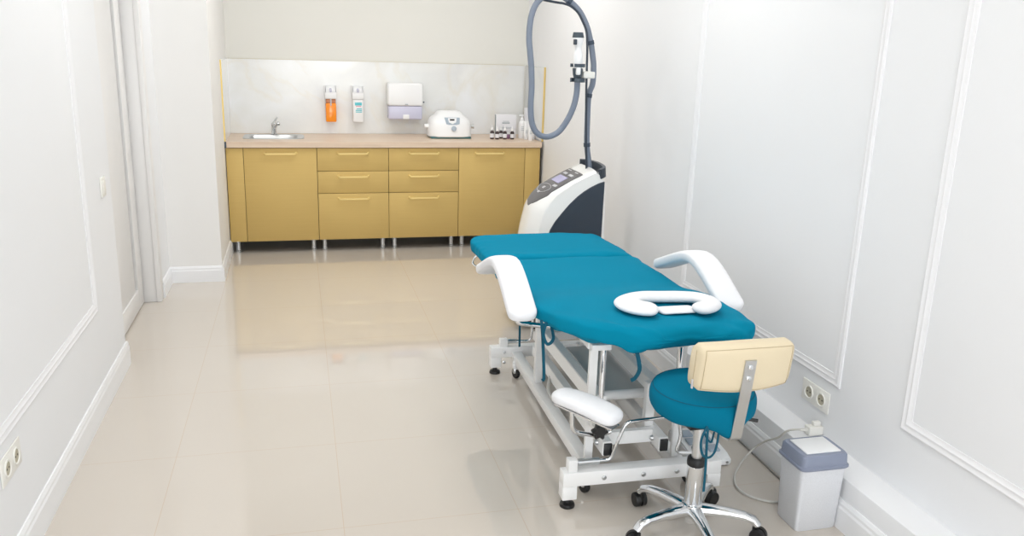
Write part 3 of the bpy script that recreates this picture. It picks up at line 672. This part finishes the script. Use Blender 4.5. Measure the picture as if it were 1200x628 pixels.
obj('front_tube', tb([(1.11, 2.84, .292), (1.42, 2.84, .292)], .019, seg=18), WM, sh)
obj('end_cap', tb([(1.098, 2.84, .292), (1.111, 2.84, .292)], .0185, seg=18), 'black', sh)
obj('actuator', tb([(1.20, 3.3, .25), (1.18, 3.0, .17)], .03, seg=18), 'white_pl', t)
# --- chrome foot-control loops at both ends
def clampbar(yy, sgn):
    zz = .165
    obj('clamp_post', bx(.888, .922, yy - .018, yy + .018, BZ1 - .002, zz + .022, bev=.003), WM, t)
    l_ = tb(fillet([(.925, yy + .01, zz), (1.055, yy + .01, zz), (1.07, yy, .235), (1.098, yy - .005, .315), (1.30, yy, .325), (1.318, yy, .24), (1.30, yy, .175), (1.40, yy, .165)], .022), .0068)
    lp = obj('control_loop', l_, 'chrome', t); obj('clamp_sleeve', tb([(.93, yy + .01, zz), (1.01, yy + .01, zz)], .0125), 'steel', lp)
clampbar(2.556, 1)
yy = 3.842; zz = .165
obj('clamp_post', bx(.915, .955, yy - .018, yy + .018, BZ1 - .002, zz + .016, bev=.003), WM, t)
lp = obj('control_loop', tb(fillet([(.95, yy, zz), (1.075, yy - .01, zz), (1.085, yy - .01, .33), (1.30, yy, .33), (1.30, yy, zz), (1.40, yy, zz)], .022), .0068), 'chrome', t)
obj('clamp_sleeve', tb([(.955, yy, zz), (1.0, yy, zz)], .012), 'steel', lp)
obj('towel_rail', tb(fillet([(.90, 4.02, .60), (.82, 4.04, .56), (.80, 4.03, .52), (.86, 4.0, .50), (1.0, 4.0, .53)], .04), .005), 'chrome', t)
# --- chrome posts that carry the front arm pads
def post(xx, yy):
    p = obj('arm_post', tb([(xx, yy, .36), (xx, yy, .572)], .0115, seg=18), 'chrome', t)
    obj('post_bracket', bx(xx - .05, xx + .022, yy - .02, yy + .05, .568, .590, bev=.003), WM, p)
    obj('post_cap', tb([(xx, yy, .33), (xx, yy, .362)], .013), 'black', p)
post(1.026, 2.63); post(1.318, 2.62)
# --- upper padded armrests
def armpad(xc, mirror):
    p = padloft([(xc, 2.735, .655), (xc, 2.80, .685), (xc, 2.92, .742), (xc, 3.02, .775), (xc, 3.10, .775), (xc, 3.20, .745), (xc, 3.32, .698), (xc, 3.43, .655)], (1, 0, 0), .108, .05, e=3.4, endr=.045)
    a = obj('armrest', p, 'terry', t, ang=180)
    s_ = 1 if xc < 1.1 else -1
    obj('armrest_bracket', tb(fillet([(xc, 2.86, .69), (xc, 2.86, .60), (xc + s_ * .13, 2.86, .58), (xc + s_ * .25, 2.86, .58)], .03), .01), 'chrome', a)
    return a
armpad(.757, 0); armpad(1.575, 1)
# --- lower front arm pad (with star knob)
c0 = atZ(651, 462, .445); c1 = atZ(728, 492, .43)
c0, c1 = Vector((c0.x, c0.y, .445)), Vector((c1.x, c1.y, .425)); d = (c1 - c0); sd_ = Vector((-d.y, d.x, 0)).normalized()
if sd_.x < 0: sd_ = -sd_
ap = obj('armrest', padloft([c0, c0.lerp(c1, .33) + Vector((0, 0, .008)), c0.lerp(c1, .66) + Vector((0, 0, .008)), c1], sd_, .116, .045, e=2.9, endr=.07, widths=lambda f: .86 + .14 * sm(f / .6)), 'terry', t, ang=180)
b0 = c0.lerp(c1, .28) + Vector((0, 0, -.03)); b1 = c0.lerp(c1, .95) + Vector((0, 0, -.03))
obj('support_frame', rodbox(B(), c0.lerp(c1, .06) + Vector((0, 0, -.027)), b1, .05, .006, .001), 'chrome', ap)
hx = Vector((1.008, 2.56, .30))
obj('support_tube', tb(fillet([b0, b0 + Vector((.005, 0, -.085)), Vector((.985, 2.52, .285)), Vector((1.03, 2.52, .30))], .03), .008), 'chrome', ap)
kb = obj('knob_bracket', bx(.985, 1.012, 2.535, 2.655, .275, .325, bev=.003), WM, t)
k_ = B(); kc = atY(703.5, 506, 2.50); ring_ = []
for yy_, rr in ((.012, .85), (.008, 1), (-.008, 1), (-.013, .8)):
    ring_.append([kc + Vector((math.cos(a) * rr * (.0255 + .0045 * math.cos(6 * a + .5)), yy_, math.sin(a) * rr * (.0255 + .0045 * math.cos(6 * a + .5)))) for a in [2 * PI * k / 48 for k in range(48)]])
loft(k_, ring_); obj('star_knob', k_, 'black', ap)
obj('knob_stem', tb([kc + Vector((0, .01, 0)), kc + Vector((0, .06, 0))], .008), 'steel', ap)
# cable looped under the table
cb_ = smoothpath([(1.05, 3.35, .20), (1.00, 3.22, .16), (1.03, 3.12, .13), (1.10, 3.12, .16), (1.14, 3.25, .22), (1.17, 3.4, .26)], 8)
obj('motor_cable', tb(cb_, .007, seg=8), 'cable', t)
obj('motor_cable', tb(smoothpath([(1.08, 3.2, .012), (1.12, 3.05, .008), (1.2, 2.98, .008), (1.25, 3.15, .008), (1.2, 3.3, .008), (1.3, 3.4, .008)], 8), .0045, seg=8), 'cable', t)

# --- crescent face pillow on the cover
zs = .724
pts = [(772, 362.3), (756, 361.5), (743, 359), (735, 354.5), (741, 350.2), (754, 347.8), (775, 347.6), (797, 347.6), (815, 348.8), (829, 352.6), (833, 357), (826, 360.5), (812, 361.5)]
P = smoothpath([atZ(u, v, zs) for u, v in pts], 5); n_ = len(P); rings = []
for i, p in enumerate(P):
    tg = (P[min(i + 1, n_ - 1)] - P[max(i - 1, 0)]).normalized(); sdv = Vector((-tg.y, tg.x, 0)); f = i / (n_ - 1); e_ = min(f, 1 - f) / .07
    q_ = 1 if e_ >= 1 else max(.25, (1 - (1 - e_) ** 2.2) ** .45); wdt = (.044 - .010 * math.sin(PI * f) + .022 * math.exp(-((f - .14) / .15) ** 2)) * q_
    rings.append([p + sdv * wdt * math.cos(a) + Vector((0, 0, math.sin(a) * .020 * q_)) for a in [2 * PI * k / 20 for k in range(20)]])
pl = thing('face_pillow', 'white crescent-shaped face pillow lying on the teal covered table', 'pillow', (1.32, 2.72, .70))
pc = obj('cushion', loft(B(), rings), 'terry', pl, sub=1, ang=180)
ln = atZ(793, 362.5, .712)
obj('liner', padloft([(ln.x - .07, ln.y + .005, .709), (ln.x, ln.y, .711), (ln.x + .07, ln.y + .005, .709)], (0, 1, 0), .075, .014, e=2.6, endr=.02), 'terry', pl, ang=180)

# ================================================================== STOOL
sx, sy = 1.258, 2.314
t = thing('stool', 'wheeled chrome stool with teal seat cover and cream backrest, beside the table', 'stool', (sx, sy, 0)); ST = t
K = 72; rings = []
gx = math.atan2(-.16, .03)
DZ = .052
for (r, z) in ((.004, .503), (.06, .504), (.12, .502), (.150, .497), (.161, .489), (.168, .482), (.173, .470), (.1735, .450), (.170, .428), (.162, .412), (.15, .404), (.10, .398), (.03, .397)):
    rg = []
    for k in range(K):
        a = 2 * PI * k / K; dd = math.exp(-((a - 2 * PI - gx + PI) % (2 * PI) - PI) ** 2 / .07)
        f = sm((.47 - z) / .06); nr = noise.noise(Vector((math.cos(a) * 3, math.sin(a) * 3, z * 14))) * .006
        rr = r * (1 + .03 * dd * f) + nr * (f if r > .1 else .2)
        rg.append(Vector((sx + math.cos(a) * rr, sy + math.sin(a) * rr, z + DZ - .035 * dd * f * (1 if r > .09 else .3) + noise.noise(Vector((math.cos(a) * r * 12, math.sin(a) * r * 12, 4))) * .0035)))
    rings.append(rg)
seat = obj('seat', loft(B(), rings), 'teal_stool', t, sub=1, ang=180)
obj('seam', tb([Vector((sx + math.cos(a) * .1635, sy + math.sin(a) * .1635, .4868 + DZ)) for a in [2 * PI * k / 72 for k in range(73)]], .0011, seg=6), 'seam', seat)
yr = 2.16
ribbon(seat, [atY(831, 492, yr), atY(828.5, 515, yr), atY(827, 545, yr + .01), atY(824.5, 576, yr + .02)], .008)
ribbon(seat, [atY(832, 494, yr), atY(822, 515, yr - .01), atY(823, 532, yr - .01), atY(831, 536, yr), atY(838, 528, yr), atY(842, 508, yr), atY(840, 492, yr)], .008)
ribbon(seat, [atY(828, 494, yr + .03), atY(826, 508, yr + .04), atY(833, 518, yr + .03), atY(837, 506, yr + .03)], .006)
obj('mounting_plate', bx(sx - .07, sx + .07, sy - .07, sy + .07, .42, .445, bev=.003), 'black', t)
obj('gas_lift', lt([(.0175, .22), (.0175, .43)], (sx, sy, 0)), 'steel', t)
obj('collar', lt([(.024, .255), (.030, .259), (.031, .268), (.030, .281), (.027, .285), (.018, .286)], (sx, sy, 0)), 'black', t)
obj('column', lt([(.029, .075), (.029, .09), (.027, .095), (.0285, .10), (.0285, .256), (.026, .259)], (sx, sy, 0)), 'chrome', t)
obj('lever', tb(fillet([(sx + .03, sy + .02, .43), (sx + .14, sy - .02, .425), (sx + .19, sy - .04, .42)], .02), .006), 'black', t)
bs = obj('hub', lt([(.020, .045), (.020, .07), (.034, .078), (.037, .10), (.034, .115), (.029, .118)], (sx, sy, 0)), 'chrome', t)
for k in range(5):
    a = math.radians(-25 + 72 * k); dr_ = Vector((math.cos(a), math.sin(a), 0)); R0 = .025; c = Vector((sx, sy, 0)); pr = Vector((-dr_.y, dr_.x, 0))
    rg = []
    for (r, z, w_, h_) in ((.02, .094, .028, .019), (.065, .095, .023, .018), (.12, .094, .019, .0165), (.175, .089, .0175, .0145), (.205, .079, .017, .0145), (.219, .062, .0165, .014)):
        tilt = 0 if r < .19 else (.5 if r < .21 else 1.1)
        up_ = (Vector((0, 0, math.cos(tilt))) + dr_ * math.sin(tilt)); rg.append([c + dr_ * r + Vector((0, 0, z)) + pr * p[0] + up_ * p[1] for p in (sup(2 * PI * j / 16, w_, h_, 2.4) for j in range(16))])
    lg = obj('leg', loft(B(), rg), 'chrome', t, ang=60)
    ce = c + dr_ * .215; tw = Vector((math.cos(a + 1.1), math.sin(a + 1.1), 0)); wb = ce + Vector((0, 0, .026)) + tw.cross(Vector((0, 0, 1))) * .012
    cs = obj('caster', lt([(.004, -.021), (.024, -.021), (.026, -.017), (.026, -.004), (.022, -.003), (.022, .003), (.026, .004), (.026, .017), (.024, .021), (.004, .021)], wb, tw, seg=24), 'black', t)
    obj('hood', tb([ce + Vector((0, 0, .034)), ce + Vector((0, 0, .062))], .0105), 'black', cs)
# backrest: cream pad on a flat bar
by = 2.105; BX = 1.297; BW = .157; BZ = .677
K = 40; rings = []
for i in range(25):
    u = -1 + 2 * i / 24; x = BX + u * BW; bow = .024 * u * u; q_ = 1 if abs(u) < .9 else max(.35, (1 - ((abs(u) - .9) / .1) ** 2.4) ** .4)
    hh_ = (.0805 + .006 * math.cos(u * 2.2) - .003) * (1 - .14 * (1 - q_) / .65)
    rg = []
    for k in range(K):
        a, c = sup(2 * PI * k / K, .037 * (.75 + .25 * q_), hh_, 4.6)
        zz_ = BZ + c; rg.append(Vector((x, by + .036 + a + bow - .14 * (zz_ - BZ), zz_)))
    rings.append(rg)
rgs = [[v.copy() for v in q9] for q9 in rings]
bk = obj('backrest', loft(B(), rings), 'cream', t, ang=70)
lp_ = [rgs[i][15] for i in range(1, 24)] + [rgs[23][k] for k in range(16, 25)] + [rgs[i][25] for i in range(23, 0, -1)] + [rgs[1][k] for k in range(24, 15, -1)] + [rgs[1][15]]
obj('piping', tb(lp_, .0013, seg=6), 'creamseam', bk)
zx = BX - BW + .0005
zp = B(); tube(zp, [(zx, by + .05, BZ + .055), (zx - .0005, by + .055, BZ), (zx, by + .062, BZ - .06)], .0016, seg=6); z_ = obj('zip', zp, 'creamseam', bk)
obj('zip_pull', bx(zx - .005, zx, by + .055, by + .063, BZ - .072, BZ - .042, bev=.002), 'label', bk)
def bf(z): return by + .036 - .037 - .14 * (z - BZ)
obj('back_bar', tb(fillet([(sx + .02, 2.28, .418), (1.299, 2.165, .418), (1.296, 2.148, .43), (1.291, bf(.60) - .003, .60), (1.290, bf(.71) - .003, .712)], .02), 0, flat=(.036, .005), up=(0, 0, 1)), 'steel', t)
for z in (.652, .690): obj('screw', lt([(.0085, 0), (.008, .003), (.004, .0045), (0, .0045)], (1.291, bf(z) - .0055, z), (0, -1, 0), seg=14), 'chrome', bk)

# ================================================================== WASTE BIN
bx0, by0 = 1.605, 2.252
t = thing('waste_bin', 'small speckled grey pedal-less waste bin with a grey swing lid', 'bin', (1.69, 2.33, 0))
t['label'] = 'small speckled pale grey waste bin with a darker grey lid by the right ledge'
def rr(z, hx, hy, e=9): return [Vector((1.701 + p[0], 2.304 + p[1], z)) for p in (sup(2 * PI * k / 56 + .0001, hx, hy, e) for k in range(56))]
obj('bucket', loft(B(), [rr(.0, .076, .062), rr(.004, .079, .065), rr(.237, .087, .073), rr(.240, .087, .073)]), 'bin', t, ang=40)
ld = obj('lid', loft(B(), [rr(.236, .092, .078), rr(.240, .095, .081), rr(.247, .095, .081), rr(.250, .090, .076), rr(.283, .088, .074), rr(.289, .083, .069), rr(.2895, .02, .02)]), 'binlid', t, ang=40)
fl = B(); box(fl, 1.701 - .066, 1.701 + .066, 2.304 - .054, 2.304 + .054, .289, .294, bev=.002); obj('flap', fl, 'white_pl', ld)

# ================================================================== SOCKETS, SWITCH, PEDAL, CABLES
def socket(x, y, z, n, label, rear=False):
    t = thing('double_socket', label, 'socket', (x, y, z), 'double sockets low on the walls')
    f = B(); xa, xb = sorted((x, x + n * .006)); box(f, xa, xb, y - .088, y + .088, z - .043, z + .043, bev=.003); obj('plate', f, 'socket', t)
    for s_ in (-1, 1):
        w_ = obj('outlet', lt([(.027, .005), (.027, .010), (.0235, .010), (.0215, .0068), (0, .0068)], (x, y + s_ * .040, z), (n, 0, 0), seg=28), 'socket', t)
        obj('recess', lt([(.0205, .0066), (.0205, .0074), (.0, .0074)], (x, y + s_ * .040, z), (n, 0, 0), seg=28), 'socket_dark', w_)  # darker disc stands in for shade in a deeper cup
        for dy in (-.009, .009): obj('pin_hole', lt([(.003, .0072), (.003, .0082), (0, .0082)], (x, y + s_ * .040 + dy, z), (n, 0, 0), seg=10), 'black', w_)
socket(XR, 2.640, .316, -1, 'white double socket on the right wall above the ledge')
socket(XL, 2.555, .355, 1, 'white double socket on the left wall below the panel moulding')
t = thing('light_switch', 'white light switch on the left wall beside the door', 'switch', (XL, 4.09, .93))
obj('plate', bx(XL, XL + .009, 4.045, 4.125, .885, .975, bev=.003), 'socket', t); obj('rocker', bx(XL + .009, XL + .013, 4.06, 4.11, .9, .96, bev=.002), 'socket', t)
# foot control
t = thing('foot_control', 'low white foot control with grey buttons on the floor by the ledge', 'foot control', (1.58, 2.84, 0))
prof = [(2.72, .004), (2.72, .03), (2.76, .045), (2.93, .062), (2.97, .058), (2.975, .004)]
b_ = B(); prism(b_, prof, lambda u, v, s: Vector((1.47 + .165 * s, u, v)), .006); hs_ = obj('housing', b_, 'white_pl', t)
for k in range(3):
    for j in range(2):
        y = 2.785 + k * .06; z = .0505 + k * .0055; x = 1.497 + j * .062
        rb2 = Matrix.Rotation(math.radians(6), 3, 'X'); b_ = B(); box(b_, x, x + .046, y - .022, y + .022, z - .004, z + .006, bev=.003, rot=rb2); obj('button', b_, 'mach_blue' if (k + j) % 2 == 0 else 'panel_grey' if False else 'mach_blue', t)
for x in (1.49, 1.615): obj('screw', lt([(.006, 0), (.006, .004), (0, .005)], (x, 2.722, .018), (0, -1, 0), seg=10), 'steel', t)
# plug and cable running to the ledge
t = thing('power_cable', 'white power cable looping over the floor from the plug behind the bin', 'cable', (1.70, 2.55, 0))
cp = [(1.905, 2.585, .205), (1.85, 2.60, .205), (1.79, 2.64, .20), (1.755, 2.72, .12)] + [tuple(atZ(u, v, .006)) for u, v in ((884, 527), (868, 545), (860, 560), (863, 572), (874, 580), (890, 585), (912, 588))] + [(1.72, 2.44, .006)]
cp = [(1.90, 2.575, .205), (1.85, 2.585, .205), (1.793, 2.60, .198)] + [tuple(atZ(u, v, z)) for u, v, z in ((912, 512.5, .15), (897, 517, .10), (884, 525, .05), (870, 540, .012), (861.5, 556, .006), (862, 568, .006), (872, 578, .006), (890, 585, .006), (912, 588, .006))] + [(1.76, 2.45, .006)]
obj('cord', tb(smoothpath(cp, 8), .0042, seg=8), 'cable', t)
obj('plug', bx(1.862, 1.924, 2.565, 2.605, .1825, .218, bev=.006), 'socket', t); obj('plug_top', bx(1.885, 1.915, 2.575, 2.595, .2175, .235, bev=.004), 'socket', t)
obj('strain_relief', tb([(1.865, 2.585, .203), (1.835, 2.588, .203)], .008, rad=[1, .6]), 'socket', t)
fc = [(1.62, 2.975, .01), (1.70, 3.1, .005), (1.768, 3.02, .005), (1.772, 2.8, .005), (1.768, 2.60, .005), (1.77, 2.42, .005), (1.74, 2.41, .005)]
tag(obj('thin_floor_cable', tb(smoothpath(fc, 8), .0032, seg=8), 'cable_grey', base=(1.77, 2.7, 0)), 'thin cable lying along the foot of the right ledge', 'cable')
